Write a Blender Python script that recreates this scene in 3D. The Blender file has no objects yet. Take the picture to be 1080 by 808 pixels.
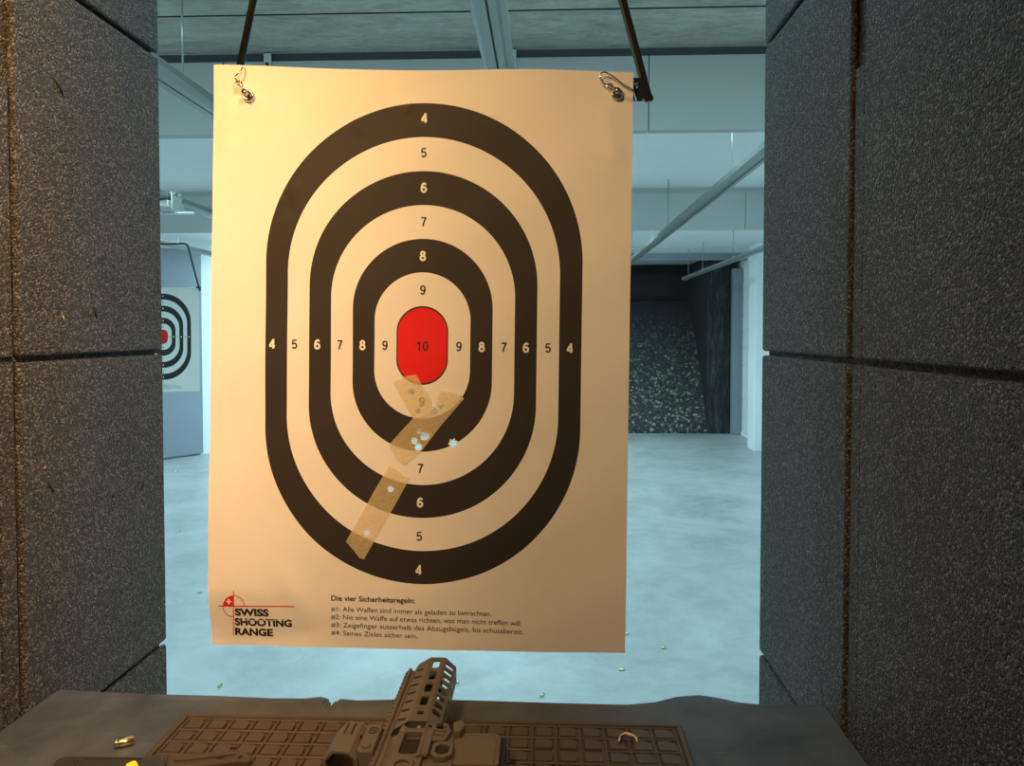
import bpy, bmesh, math, random
from mathutils import Vector, Matrix
from mathutils.geometry import tessellate_polygon
random.seed(4)
S = bpy.context.scene
COL = S.collection
R = math.radians

# ------------------------------------------------------------------ camera
FPX = 816.0
YAW = math.atan(35/FPX); PITCH = math.atan(25/FPX)
CAMZ = 1.55
cam_d = bpy.data.cameras.new('camera'); cam = bpy.data.objects.new('camera', cam_d); COL.objects.link(cam)
cam_d.sensor_width = 36; cam_d.lens = FPX/1080*36; cam_d.shift_y = -29/1080
cam_d.clip_start = 0.02
cam.location = (0, 0, CAMZ); cam.rotation_euler = (math.pi/2-PITCH, 0, YAW)
S.camera = cam
CR = Matrix.Rotation(YAW, 3, 'Z') @ Matrix.Rotation(math.pi/2-PITCH, 3, 'X')
CO = Vector((0, 0, CAMZ))
def ray(u, v): return CR @ Vector(((u-540)/FPX, (375-v)/FPX, -1))
def atY(u, v, y): d = ray(u, v); return CO + d*(y/d.y)
def atZ(u, v, z): d = ray(u, v); return CO + d*((z-CAMZ)/d.z)
def atX(u, v, x): d = ray(u, v); return CO + d*(x/d.x)

# ------------------------------------------------------------------ light and exposure
S.view_settings.view_transform = 'Standard'; S.view_settings.look = 'None'
S.view_settings.exposure = 0.0; S.view_settings.gamma = 1.0; S.view_settings.use_curve_mapping = False
w = bpy.data.worlds.new('world'); S.world = w; w.use_nodes = True
w.node_tree.nodes['Background'].inputs[0].default_value = (0.75, 0.8, 0.9, 1)
w.node_tree.nodes['Background'].inputs[1].default_value = 0.03
def area(name, loc, rot, sx, sy, power, col, spread=None):
    l = bpy.data.lights.new(name, 'AREA'); l.shape = 'RECTANGLE'; l.size = sx; l.size_y = sy
    l.energy = power; l.color = col
    if spread: l.spread = spread
    o = bpy.data.objects.new(name, l); COL.objects.link(o); o.location = loc; o.rotation_euler = rot
    return o
COOL = (0.54, 0.90, 1.0)
# fluorescent runs on the range ceiling, each hidden from the shooter by a baffle
area('range_light', (-0.8, 1.75, 2.66), (R(12), 0, 0), 6.5, 0.25, 62, COOL)
area('range_light', (-0.8, 3.55, 2.66), (R(8), 0, 0), 7.0, 0.25, 92, COOL)
area('range_light', (-0.8, 6.70, 2.66), (R(10), 0, 0), 7.0, 0.25, 100, COOL)
area('range_light', (-1.5, 9.7, 2.66), (R(8), 0, 0), 3.6, 0.25, 190, COOL)
# the warm lamp of the shooting booth, up at the left divider
sl = bpy.data.lights.new('booth_lamp_and_fill', 'SPOT'); sl.energy = 14.5; sl.color = (1.0, 0.56, 0.15)
sl.spot_size = R(125); sl.spot_blend = 1.0; sl.shadow_soft_size = 0.03
so = bpy.data.objects.new('booth_lamp_and_fill', sl); COL.objects.link(so); so.location = (-0.53, 0.60, 2.18)
so.rotation_euler = (Vector((-0.36, 1.12, 1.55))-so.location).to_track_quat('-Z', 'Y').to_euler()
s2 = bpy.data.lights.new('booth_lamp_and_fill', 'SPOT'); s2.energy = 50; s2.color = (1.0, 0.64, 0.34)  # second spot: fill added to brighten the right and foot of the target
s2.spot_size = R(56); s2.spot_blend = 0.8; s2.shadow_soft_size = 0.05
so2 = bpy.data.objects.new('booth_lamp_and_fill', s2); COL.objects.link(so2); so2.location = (-0.52, -0.25, 2.5)
so2.rotation_euler = (Vector((-0.02, 1.12, 1.33))-so2.location).to_track_quat('-Z', 'Y').to_euler()
# unseen warm fill, added to brighten the left divider
hl = area('divider_fill', (0.30, -0.10, 2.45), (0, 0, 0), 0.3, 0.3, 15, (1.0, 0.58, 0.28), R(68))
hl.rotation_euler = (Vector((-0.66, 0.50, 1.68))-hl.location).to_track_quat('-Z', 'Y').to_euler()

# ------------------------------------------------------------------ mesh helpers
ABS = {}
def tag(o, label=None, cat=None, group=None, kind=None):
    if label: o['label'] = label
    if cat: o['category'] = cat
    if group: o['group'] = group
    if kind: o['kind'] = kind
    return o
def thing(name, loc, label, cat, group=None):
    o = bpy.data.objects.new(name, None); COL.objects.link(o); o.location = loc; o.empty_display_size = .05
    ABS[o] = Vector(loc); return tag(o, label, cat, group)
def obj(name, bm, mats, parent=None, smooth=False, local=False, bev=0, seg=2, angle=40, origin=None):
    """world-space bmesh -> one object; vertices are stored relative to the parent's (or given) base"""
    base = Vector((0, 0, 0))
    if parent is not None and not local: base = ABS[parent]
    elif origin is not None: base = Vector(origin)
    if base.length: bmesh.ops.translate(bm, verts=bm.verts, vec=-base)
    me = bpy.data.meshes.new(name); bm.normal_update(); bm.to_mesh(me); bm.free()
    if not isinstance(mats, (list, tuple)): mats = [mats]
    for m in mats: me.materials.append(m)
    o = bpy.data.objects.new(name, me); COL.objects.link(o)
    if parent is not None: o.parent = parent; ABS[o] = ABS[parent]
    else: o.location = base; ABS[o] = base
    if smooth:
        for p in me.polygons: p.use_smooth = True
    if bev:
        b = o.modifiers.new('bevel', 'BEVEL'); b.width = bev; b.segments = seg; b.limit_method = 'ANGLE'; b.angle_limit = R(angle)
    return o
def B(): return bmesh.new()
def box(bm, x0, x1, y0, y1, z0, z1):
    vs = [bm.verts.new((x, y, z)) for z in (z0, z1) for y in (y0, y1) for x in (x0, x1)]
    for f in ((0,2,3,1),(4,5,7,6),(0,1,5,4),(2,6,7,3),(0,4,6,2),(1,3,7,5)): bm.faces.new([vs[i] for i in f])
    return bm
def mkbox(*a): return box(B(), *a)
def prism(bm, poly, frame, a, b):
    """poly: 2D list; frame(p, q, h) -> world; extruded from a to b"""
    lo = [bm.verts.new(frame(p, q, a)) for p, q in poly]; hi = [bm.verts.new(frame(p, q, b)) for p, q in poly]
    n = len(poly)
    for i in range(n): bm.faces.new((lo[i], lo[(i+1) % n], hi[(i+1) % n], hi[i]))
    bm.faces.new(lo[::-1]); bm.faces.new(hi)
    bmesh.ops.recalc_face_normals(bm, faces=bm.faces)
    return bm
def plate(bm, outer, holes, frame, a, b):
    """flat plate with through holes"""
    loops = [outer]+list(holes)
    flat = [p for l in loops for p in l]
    tris = tessellate_polygon([[Vector((p[0], p[1], 0)) for p in l] for l in loops])
    lo = [bm.verts.new(frame(p[0], p[1], a)) for p in flat]; hi = [bm.verts.new(frame(p[0], p[1], b)) for p in flat]
    for t in tris:
        if len(set(t)) < 3: continue
        try: bm.faces.new([lo[i] for i in t]); bm.faces.new([hi[i] for i in reversed(t)])
        except ValueError: pass
    k = 0
    for l in loops:
        n = len(l)
        for i in range(n):
            j = (i+1) % n
            bm.faces.new((lo[k+i], lo[k+j], hi[k+j], hi[k+i]))
        k += n
    bmesh.ops.recalc_face_normals(bm, faces=bm.faces)
    return bm
def tube(bm, pts, r, n=10, caps=True):
    pts = [Vector(p) for p in pts]; rs = r if isinstance(r, (list, tuple)) else [r]*len(pts)
    rings = []; prev = None
    for i, p in enumerate(pts):
        t = (pts[min(i+1, len(pts)-1)]-pts[max(i-1, 0)]).normalized()
        if prev is None:
            a = Vector((0, 0, 1)) if abs(t.z) < .9 else Vector((1, 0, 0)); u = t.cross(a).normalized()
        else:
            u = (prev-t*prev.dot(t)).normalized()
        v = t.cross(u); prev = u
        rings.append([bm.verts.new(p+(u*math.cos(2*math.pi*k/n)+v*math.sin(2*math.pi*k/n))*rs[i]) for k in range(n)])
    for i in range(len(rings)-1):
        for k in range(n): bm.faces.new((rings[i][k], rings[i][(k+1) % n], rings[i+1][(k+1) % n], rings[i+1][k]))
    if caps: bm.faces.new(rings[0][::-1]); bm.faces.new(rings[-1])
    return bm
def lathe(bm, prof, c, axis, n=24):
    """prof: (radius, along) list"""
    axis = Vector(axis).normalized(); a = Vector((0, 0, 1)) if abs(axis.z) < .9 else Vector((1, 0, 0))
    u = axis.cross(a).normalized(); v = axis.cross(u); c = Vector(c)
    rings = [[bm.verts.new(c+axis*h+(u*math.cos(2*math.pi*k/n)+v*math.sin(2*math.pi*k/n))*max(r, 1e-5)) for k in range(n)] for r, h in prof]
    for i in range(len(rings)-1):
        for k in range(n): bm.faces.new((rings[i][k], rings[i][(k+1) % n], rings[i+1][(k+1) % n], rings[i+1][k]))
    bm.faces.new(rings[0][::-1]); bm.faces.new(rings[-1])
    bmesh.ops.recalc_face_normals(bm, faces=bm.faces)
    return bm
def spline(pts, n=8):
    pts = [Vector(p) for p in pts]; out = []
    for i in range(len(pts)-1):
        p0, p1, p2, p3 = pts[max(i-1, 0)], pts[i], pts[i+1], pts[min(i+2, len(pts)-1)]
        for k in range(n):
            t = k/n
            out.append(.5*((2*p1)+(p2-p0)*t+(2*p0-5*p1+4*p2-p3)*t*t+(3*p1-p0-3*p2+p3)*t**3))
    out.append(pts[-1]); return out
def copy_tree(o, parent=None):
    c = o.copy(); COL.objects.link(c)
    if parent: c.parent = parent
    for ch in list(o.children): copy_tree(ch, c)
    return c

# ------------------------------------------------------------------ material helpers
class NT:
    def __init__(s, name):
        s.m = bpy.data.materials.new(name); s.m.use_nodes = True; s.t = s.m.node_tree; s.b = s.t.nodes['Principled BSDF']
        s.out = s.t.nodes['Material Output']
    def n(s, typ, **kw):
        x = s.t.nodes.new(typ)
        for k, v in kw.items(): setattr(x, k, v)
        return x
    def l(s, a, b): s.t.links.new(a, b)
    def math(s, op, a, b=None, c=None):
        x = s.n('ShaderNodeMath', operation=op)
        for i, v in enumerate((a, b, c)):
            if v is None: continue
            if isinstance(v, (int, float)): x.inputs[i].default_value = v
            else: s.l(v, x.inputs[i])
        return x.outputs[0]
    def mix(s, f, a, b, blend='MIX'):
        x = s.n('ShaderNodeMix', data_type='RGBA', blend_type=blend)
        for sock, v in ((x.inputs[0], f), (x.inputs[6], a), (x.inputs[7], b)):
            if isinstance(v, (int, float)): sock.default_value = v
            elif isinstance(v, tuple): sock.default_value = (*v[:3], 1)
            else: s.l(v, sock)
        return x.outputs[2]
    def ramp(s, f, stops, interp='LINEAR'):
        x = s.n('ShaderNodeValToRGB'); x.color_ramp.interpolation = interp
        while len(x.color_ramp.elements) < len(stops): x.color_ramp.elements.new(0.5)
        for e, (p, c) in zip(x.color_ramp.elements, stops): e.position = p; e.color = (*c, 1)
        s.l(f, x.inputs[0]); return x.outputs[0]
    def obj(s): return s.n('ShaderNodeTexCoord').outputs['Object']
    def geo(s): return s.n('ShaderNodeNewGeometry').outputs['Position']
    def noise(s, co, scale, detail=4, rough=.55, dist=0):
        x = s.n('ShaderNodeTexNoise'); x.inputs['Scale'].default_value = scale; x.inputs['Detail'].default_value = detail
        x.inputs['Roughness'].default_value = rough; x.inputs['Distortion'].default_value = dist; s.l(co, x.inputs['Vector']); return x.outputs[0]
    def voro(s, co, scale, feature='F1'):
        x = s.n('ShaderNodeTexVoronoi', feature=feature); x.inputs['Scale'].default_value = scale; s.l(co, x.inputs['Vector']); return x
    def bump(s, h, strength=.5, dist=.002):
        x = s.n('ShaderNodeBump'); x.inputs['Strength'].default_value = strength; x.inputs['Distance'].default_value = dist
        s.l(h, x.inputs['Height']); s.l(x.outputs[0], s.b.inputs['Normal'])
    def base(s, c):
        if isinstance(c, tuple): s.b.inputs['Base Color'].default_value = (*c, 1)
        else: s.l(c, s.b.inputs['Base Color'])
    def set(s, rough=.6, metal=0, spec=None):
        s.b.inputs['Roughness'].default_value = rough; s.b.inputs['Metallic'].default_value = metal
        if spec is not None: s.b.inputs['Specular IOR Level'].default_value = spec
def plain(name, col, rough=.6, metal=0, spec=None, var=.12, scale=30, bump=0, bdist=.001):
    t = NT(name); co = t.geo() if False else t.obj()
    n = t.noise(co, scale)
    lo = tuple(c*(1-var) for c in col); hi = tuple(min(1, c*(1+var)) for c in col)
    t.base(t.mix(n, lo, hi)); t.set(rough, metal, spec)
    if bump: t.bump(t.noise(co, scale*6), bump, bdist)
    return t.m

# granulated rubber
def granule(name, c0, c1, c2, scale=400, bd=.0032, speck=.70):
    t = NT(name); co = t.obj()
    v = t.voro(co, scale); sep = t.n('ShaderNodeSeparateColor'); t.l(v.outputs['Color'], sep.inputs[0])
    c = t.ramp(sep.outputs[0], [(0, c0), (.55, c1), (speck, c1), (1, c2)])
    big = t.noise(co, 5, 3)
    t.base(t.mix(t.math('MULTIPLY', big, .35), c, (0.012, 0.012, 0.013)))
    h = t.math('ADD', t.math('SUBTRACT', 1, t.math('MULTIPLY', v.outputs['Distance'], 1.1)), t.math('MULTIPLY', t.noise(co, scale*1.9, 2), .6))
    t.bump(h, .9, bd); t.set(.62, 0, .45)
    return t.m
M = {}
M['rubber'] = granule('granulated_rubber', (0.012, 0.011, 0.011), (0.042, 0.041, 0.041), (0.19, 0.19, 0.195))
M['groove'] = plain('dark_joint', (0.006, 0.006, 0.006), .9)
# range floor: worn power-floated concrete
t = NT('range_concrete'); co = t.geo()
n1 = t.noise(co, 1.1, 6, .6, .8); n2 = t.noise(co, 9, 7, .7, .3); n3 = t.noise(co, 60, 3)
c = t.ramp(n1, [(.3, (0.27, 0.28, 0.28)), (.7, (0.46, 0.47, 0.47))])
n4 = t.ramp(t.noise(co, 6.0, 8, .72, .25), [(.42, (0, 0, 0)), (.62, (1, 1, 1))])
c = t.mix(t.math('MULTIPLY', n4, .22), c, (0.62, 0.62, 0.61))
sc = t.ramp(t.noise(co, 3.2, 8, .7, 2.5), [(.60, (0, 0, 0)), (.66, (1, 1, 1))])
c = t.mix(t.math('MULTIPLY', sc, .22), c, (0.25, 0.26, 0.26))
t.base(c); t.set(.38, 0, .4); t.bump(t.math('ADD', n2, t.math('MULTIPLY', n3, .3)), .12, .004); M['floor'] = t.m
# wood-wool board ceiling
t = NT('wood_wool_board'); co = t.geo()
mp = t.n('ShaderNodeMapping'); mp.inputs['Scale'].default_value = (.35, 1, 1); t.l(co, mp.inputs[0])
n = t.noise(mp.outputs[0], 34, 6, .7, 1.2); b = t.noise(mp.outputs[0], 7, 5, .7, 1.0)
t.base(t.ramp(t.math('ADD', t.math('MULTIPLY', n, .5), t.math('MULTIPLY', b, .5)), [(.36, (0.40, 0.385, 0.33)), (.64, (0.76, 0.73, 0.64))]))
t.set(.9, 0, .1); t.bump(n, .6, .006); M['ceiling'] = t.m
M['white'] = plain('white_masonry_paint', (0.80, 0.81, 0.81), .7, var=.04, scale=4, bump=.1, bdist=.003)
M['bay'] = plain('painted_bay', (0.86, 0.87, 0.88), .6, var=.05, scale=2)
M['baffle'] = plain('grey_baffle_board', (0.50, 0.51, 0.50), .55, var=.06, scale=2.5)
M['greypanel'] = plain('blue_grey_panel', (0.24, 0.26, 0.30), .6, var=.06, scale=3)
M['darkstrip'] = plain('dark_gap_strip', (0.07, 0.075, 0.075), .8)
M['alu'] = plain('aluminium_profile', (0.30, 0.31, 0.30), .36, .6, var=.06, scale=8)
M['galv'] = plain('galvanised_steel', (0.66, 0.67, 0.66), .42, .7, var=.08, scale=20)
M['blacksteel'] = plain('black_painted_steel', (0.014, 0.012, 0.011), .36, .3, var=.3, scale=60, bump=.15, bdist=.0006)
M['chrome'] = plain('polished_steel', (0.78, 0.76, 0.72), .16, 1.0, var=.05)
M['brass'] = plain('cartridge_brass', (0.80, 0.66, 0.38), .24, 1.0, var=.12, scale=90)
M['brassdark'] = plain('spent_primer', (0.30, 0.22, 0.12), .5, .8)
M['blackwall'] = plain('black_curtain_rubber', (0.012, 0.012, 0.013), .85, var=.5, scale=3, bump=.3, bdist=.01)
# bullet trap granulate
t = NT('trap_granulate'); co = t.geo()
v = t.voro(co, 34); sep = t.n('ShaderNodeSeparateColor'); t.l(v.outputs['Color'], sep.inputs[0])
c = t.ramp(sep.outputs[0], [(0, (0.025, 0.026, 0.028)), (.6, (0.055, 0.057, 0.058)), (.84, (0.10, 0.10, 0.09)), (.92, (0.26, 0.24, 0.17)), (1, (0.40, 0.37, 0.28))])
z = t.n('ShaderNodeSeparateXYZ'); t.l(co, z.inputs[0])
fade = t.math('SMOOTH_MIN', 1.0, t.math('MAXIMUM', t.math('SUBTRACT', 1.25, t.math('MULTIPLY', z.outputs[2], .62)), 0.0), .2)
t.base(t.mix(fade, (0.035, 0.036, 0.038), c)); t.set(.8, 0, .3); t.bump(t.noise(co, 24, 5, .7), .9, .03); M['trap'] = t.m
t = NT('trap_side_rubber'); co = t.geo()
mp = t.n('ShaderNodeMapping'); mp.inputs['Scale'].default_value = (14, 14, 2.2); t.l(co, mp.inputs[0])
n = t.noise(mp.outputs[0], 1.6, 6, .75)
t.base(t.ramp(n, [(.45, (0.016, 0.016, 0.018)), (.62, (0.05, 0.052, 0.055)), (.74, (0.16, 0.16, 0.16))])); t.set(.75, 0, .3); t.bump(n, .7, .02); M['trapside'] = t.m
# bench mat
t = NT('worn_rubber_sheet'); co = t.geo()
n1 = t.noise(co, 9, 6, .62, .6); mp = t.n('ShaderNodeMapping'); mp.inputs['Rotation'].default_value = (0, 0, .7); mp.inputs['Scale'].default_value = (1, 7, 1); t.l(co, mp.inputs[0])
n2 = t.noise(mp.outputs[0], 22, 5, .65, .4)
c = t.ramp(n1, [(.32, (0.034, 0.040, 0.049)), (.68, (0.088, 0.100, 0.117))])
sc = t.ramp(n2, [(.62, (0, 0, 0)), (.72, (1, 1, 1))])
c = t.mix(t.math('MULTIPLY', sc, .28), c, (0.19, 0.20, 0.21))
t.base(c); t.set(.48, 0, .45); t.bump(t.math('ADD', n1, t.math('MULTIPLY', t.noise(co, 220, 2), .25)), .25, .002); M['sheet'] = t.m
M['waffle'] = plain('brown_rubber_mat', (0.062, 0.046, 0.032), .5, spec=.45, var=.3, scale=40, bump=.15, bdist=.0008)
M['gun'] = plain('bronze_coated_alloy', (0.120, 0.104, 0.088), .46, .25, var=.08, scale=60, bump=.05, bdist=.0003)
M['gundark'] = plain('dark_gun_steel', (0.018, 0.016, 0.015), .38, .5, var=.2, scale=60)
M['polymer'] = plain('brown_polymer', (0.105, 0.088, 0.072), .55, var=.08, scale=80, bump=.1, bdist=.0003)
M['blackpoly'] = plain('black_polymer', (0.030, 0.029, 0.028), .5, var=.2, scale=60, bump=.1, bdist=.0004)
M['yellow'] = plain('yellow_plastic', (0.85, 0.80, 0.03), .45, var=.06)
M['scrap'] = plain('cream_paper_scrap', (0.85, 0.66, 0.48), .7)
M['board'] = plain('bench_board', (0.10, 0.09, 0.08), .6)
M['ink'] = plain('black_print', (0.022, 0.018, 0.016), .6, spec=.3, var=.1)
M['paperink'] = plain('unprinted_paper', (0.80, 0.78, 0.74), .75, var=.02)
M['redink'] = plain('red_print', (0.70, 0.015, 0.02), .6, spec=.3, var=.05)
t = NT('lens_glass'); t.base((0.92, 0.66, 0.55)); t.set(.03); t.b.inputs['Transmission Weight'].default_value = 1.0; t.b.inputs['IOR'].default_value = 1.05; M['lens'] = t.m

# ------------------------------------------------------------------ setting: the range hall
def struct(name, bm, mats, parent=None, **k): return tag(obj(name, bm, mats, parent, **k), kind='structure')
CEIL = 2.707
XL, XR, YB, YE = -4.85, 2.96, -2.2, 13.6
struct('floor', mkbox(XL-.3, XR+.3, YB-.1, YE+.1, -.12, 0), M['floor'])
struct('ceiling', mkbox(XL-.3, XR+.3, YB-.1, 3.2, CEIL, CEIL+.15), M['ceiling'])
bm = B()
box(bm, XL-.3, XR+.3, 3.2, YE+.1, CEIL, CEIL+.15); struct('ceiling', bm, M['bay'])
struct('wall_left', mkbox(XL-.2, XL, YB, 8.88, 0, CEIL), M['white'])
struct('wall_right', mkbox(XR, XR+.2, YB, YE, 0, CEIL), M['white'])
struct('wall_front', mkbox(XL-.2, XR+.2, YE, YE+.2, 0, CEIL), M['blackwall'])
struct('wall_back', mkbox(XL-.2, XR+.2, YB-.2, YB, 0, CEIL), M['white'])
# splayed wall at the far left with its grey panel
a, b_ = Vector((-4.85, 8.865, 0)), Vector((-3.75, 10.42, 0)); dv = (b_-a); L = dv.length; dv.normalize(); nv = Vector((dv.y, -dv.x, 0))
def fl(p, q, h): return a+dv*p+Vector((0, 0, q))+nv*h
bm = prism(B(), [(-.1, 0), (L, 0), (L, CEIL), (-.1, CEIL)], fl, -.2, 0)
struct('wall_corner', bm, M['white'])
bm = prism(B(), [(.30, .02), (.87, .02), (.87, 2.56), (.30, 2.56)], fl, .002, .05)
struct('door_1', bm, M['greypanel'], bev=.006)
struct('wall_inner', mkbox(-3.95, -3.75, 10.3, YE, 0, CEIL), M['white'])
# right hand pilasters
struct('trim_1', mkbox(2.70, XR+.01, 10.1, 10.42, 0, CEIL), M['white'], bev=.01)
struct('trim_2', mkbox(2.81, XR+.01, 11.72, 11.95, 0, 2.5), M['greypanel'], bev=.01)
# low skirting along the right wall
struct('baseboard_right', mkbox(XR-.02, XR+.01, 10.42, 11.72, 0, .05), M['bay'])
# brick coursing on the right wall bay (shallow rendered blocks)
bm = B()
zz = .05
while zz < 2.3:
    box(bm, XR-.012, XR+.01, 10.44, 11.70, zz, zz+.235); zz += .25
struct('trim_3', bm, M['white'], bev=.006)

# overhead baffles
def baffle(name, y, label):
    r = thing(name, (-.82, y, CEIL), label, 'baffle', 'overhead baffles')
    xs = [XL, -3.42, -2.2, -1.34, -.22, .42, 1.6, XR]
    for i in range(len(xs)-1):
        obj('board', mkbox(xs[i]+.002, xs[i+1]-.002, y, y+.05, 2.37, CEIL-.035), M['baffle'], r, bev=.002)
    obj('top_strip', mkbox(XL, XR, y+.012, y+.045, CEIL-.045, CEIL), M['darkstrip'] if y < 4 else M['baffle'], r)
    return r
baffle('overhead_baffle', 3.2, 'grey hanging baffle nearest the shooter, directly behind the top of the paper target')
baffle('overhead_baffle', 6.3, 'grey hanging baffle across the middle of the range, behind the nearest one')

# ceiling board joints of the near ceiling
bm = B()
for yj in (2.82, 2.22, 1.62, 1.02): box(bm, XL, XR, yj-.004, yj+.004, CEIL-.002, CEIL+.01)
struct('trim_4', bm, M['groove'])

# ------------------------------------------------------------------ bullet trap
bt = thing('bullet_trap', (-.5, 12.4, 0), 'black bullet trap with a sloping bed of rubber granulate at the far end', 'bullet trap')
bm = B(); nx, ny = 90, 40
rnd = random.Random(3)
grid = []
for j in range(ny+1):
    row = []
    for i in range(nx+1):
        s_ = j/ny; x = -3.75+(2.55+3.75)*i/nx
        y = 11.85+1.55*s_**1.15; zt = 2.1*(s_**.92)
        zt += .05*math.sin(x*2.1+s_*3)*s_*(1-s_)*2+rnd.uniform(-.012, .012)
        row.append(bm.verts.new((x, y+rnd.uniform(-.012, .012), max(zt, 0.0)+.002)))
    grid.append(row)
for j in range(ny):
    for i in range(nx): bm.faces.new((grid[j][i], grid[j][i+1], grid[j+1][i+1], grid[j+1][i]))
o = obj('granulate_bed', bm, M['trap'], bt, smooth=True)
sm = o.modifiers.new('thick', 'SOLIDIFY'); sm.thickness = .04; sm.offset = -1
obj('rear_curtain', mkbox(-3.75, 2.6, 13.45, 13.55, 0, CEIL-.02), M['blackwall'], bt)
bm = B(); box(bm, 2.46, 2.56, 11.95, 13.5, 0, CEIL-.02); obj('side_cheek', bm, M['blackwall'], bt)
obj('side_panel', mkbox(2.46, 2.80, 11.85, 11.95, 0, 2.62), M['trapside'], bt, bev=.01)
obj('header_board', mkbox(-3.75, 2.96, 11.50, 11.56, 2.60, CEIL-.002), M['greypanel'], bt)

# ------------------------------------------------------------------ carrier rails
RZ = 2.30
def make_rail(x):
    r = thing('carrier_rail', (x, 1.0, RZ), None, 'rail', 'target carrier rails hung from the ceiling')
    prof = [(-.043, .040), (-.043, .012), (-.030, 0), (-.003, 0), (-.003, .016), (.003, .016), (.003, 0), (.022, 0), (.030, .004), (.040, .012), (.043, .018), (.043, .040)]
    bm = prism(B(), [(p, q) for p, q in prof], lambda p, q, h: Vector((x+p, h, RZ+q)), .55, 11.3)
    obj('profile', bm, M['alu'], r, bev=.0015, seg=1)
    obj('end_cap', mkbox(x-.045, x+.045, 11.3, 11.315, RZ-.002, RZ+.037), M['galv'], r, bev=.003)
    for y in (1.4, 2.46, 3.95, 5.96, 6.9, 8.4, 10.0, 11.0):
        bm = B(); tube(bm, [(x-.012, y, RZ+.033), (x-.012, y, CEIL+.005)], .0035, 8); obj('hanger_rod', bm, M['alu'], r, smooth=True)
        bm = mkbox(x-.035, x+.02, y-.03, y+.03, RZ+.032, RZ+.042); lathe(bm, [(.010, 0), (.010, .014)], (x-.012, y, RZ+.042), (0, 0, 1), 6)
        obj('hanger_clamp', bm, M['galv'], r, bev=.002, seg=1)
    # angle bracket screwed to the first baffle
    bm = mkbox(x-.016, x+.016, 3.190, 3.1995, CEIL-.085, CEIL-.004); box(bm, x-.018, x+.018, 3.14, 3.199, CEIL-.095, CEIL-.085)
    obj('baffle_bracket', bm, M['galv'], r, bev=.002, seg=1)
    bm = lathe(B(), [(.007, 0), (.007, .006), (.004, .008)], (x, 3.190, CEIL-.05), (0, -1, 0), 10); obj('screw', bm, M['blacksteel'], r)
    bm = tube(B(), [(x-.006, 3.15, RZ+.033), (x-.006, 3.15, CEIL-.09)], .003, 8); obj('hanger_rod', bm, M['alu'], r, smooth=True)
    return r
rail0 = make_rail(-.135)
rlabels = [(None, 'ceiling-hung metal carrier rail rising behind the top middle of the paper target'),
           (.945, 'long slanting carrier rail on the right, between target and right divider'),
           (2.02, 'short-looking far right carrier rail ending in front of the black trap'),
           (-1.15, 'pale carrier rail at upper left between divider and the target corner'),
           (-2.18, 'carrier rail with a trolley at mid left, second below the top'),
           (-3.31, 'lowest carrier rail at left, just above the far paper target')]
rail0['label'] = rlabels[0][1]
for x, lab in rlabels[1:]:
    c = copy_tree(rail0); c.location.x = x; c['label'] = lab

# ------------------------------------------------------------------ booth dividers of granulated rubber tiles
GZ = (1.015, 1.515, 2.015); DY0, DY1 = -.25, 1.295
def divider(side, x_in, label):
    sg = -1 if side == 'left' else 1            # outward direction
    r = thing('booth_divider', (x_in+sg*.0375, .5, 0), label, 'booth divider', 'booth dividers')
    x_out = x_in+sg*.075; xc = x_in+sg*.010
    ys = [(DY0, .386), (.392, .894), (.932, DY1)]
    g = .0035
    zs = [(0, .515-g), (.515+g, 1.015-g), (1.015+g, 1.515-g), (1.515+g, 2.015-g), (2.015+g, CEIL)]
    for face, (fa, fb) in (('in', (x_in, xc)), ):
        for y0, y1 in ys:
            bm = B()
            for z0, z1 in zs:
                box(bm, min(fa, fb), max(fa, fb), y0, y1, z0, z1)
            obj('rubber_tiles', bm, M['rubber'], r, bev=.006, seg=3)
    # filler strip closing the slot below shoulder height
    bm = B()
    for z0, z1 in ((0, 1.015-g), (1.015+g, 1.515-g), (1.515+g, 1.855)):
        box(bm, min(x_in+sg*.003, xc), max(x_in+sg*.003, xc), .8985, .9275, z0, z1)
    obj('filler_strip', bm, M['rubber'], r, bev=.003, seg=2)
    # core board and outer skin
    obj('core', mkbox(min(xc, x_out), max(xc, x_out), DY0, DY1-.004, 0, CEIL), M['rubber'], r, bev=.004)
    return r
XIL, XIR = atY(172.5, 400, 1.295).x, atY(803, 400, 1.295).x
dl = divider('left', XIL, 'black granulated rubber booth divider on the left, warmly lit')
divider('right', XIR, 'black granulated rubber booth divider on the right, in cooler shade')

# gouges and stuck chips on the left divider
for u, v, ln, an, mt in ((150, 512, .016, 60, 'groove'), (119, 523, .007, 50, 'groove'), (53, 514, .022, -50, 'groove'), (62, 92, .03, -40, 'groove'), (67, 337, .013, -75, 'brassdark'), (47, 493, .007, 30, 'brassdark'), (100, 330, .02, -60, 'groove')):
    p = atX(u, v, XIL); dy_, dz_ = math.cos(R(an))*ln/2, math.sin(R(an))*ln/2
    bm = tube(B(), [(XIL+.0002, p.y-dy_, p.z-dz_), (XIL+.0008, p.y, p.z), (XIL+.0002, p.y+dy_, p.z+dz_)], [.0006, .0020, .0005], 8)
    obj('gouge' if mt == 'groove' else 'stuck_chip', bm, M[mt], dl, smooth=True)
# ------------------------------------------------------------------ bench and rubber sheet
TZ = 1.073
bench = thing('bench', (-.137, .7, 1.0), 'shooting bench board carrying the grey rubber sheet between the dividers', 'bench')
obj('bench_top', mkbox(XIL+.004, XIR-.004, .40, .960, 1.035, 1.0645), M['board'], bench, bev=.004)
for x in (XIL+.03, XIR-.03):
    bm = B(); prism(bm, [(.45, 1.034), (.95, 1.034), (.95, 1.0), (.50, .70), (.45, .70)], lambda p, q, h: Vector((h, p, q)), x-.02, x+.02)
    obj('bench_bracket', bm, M['blacksteel'], bench, bev=.003)
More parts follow.
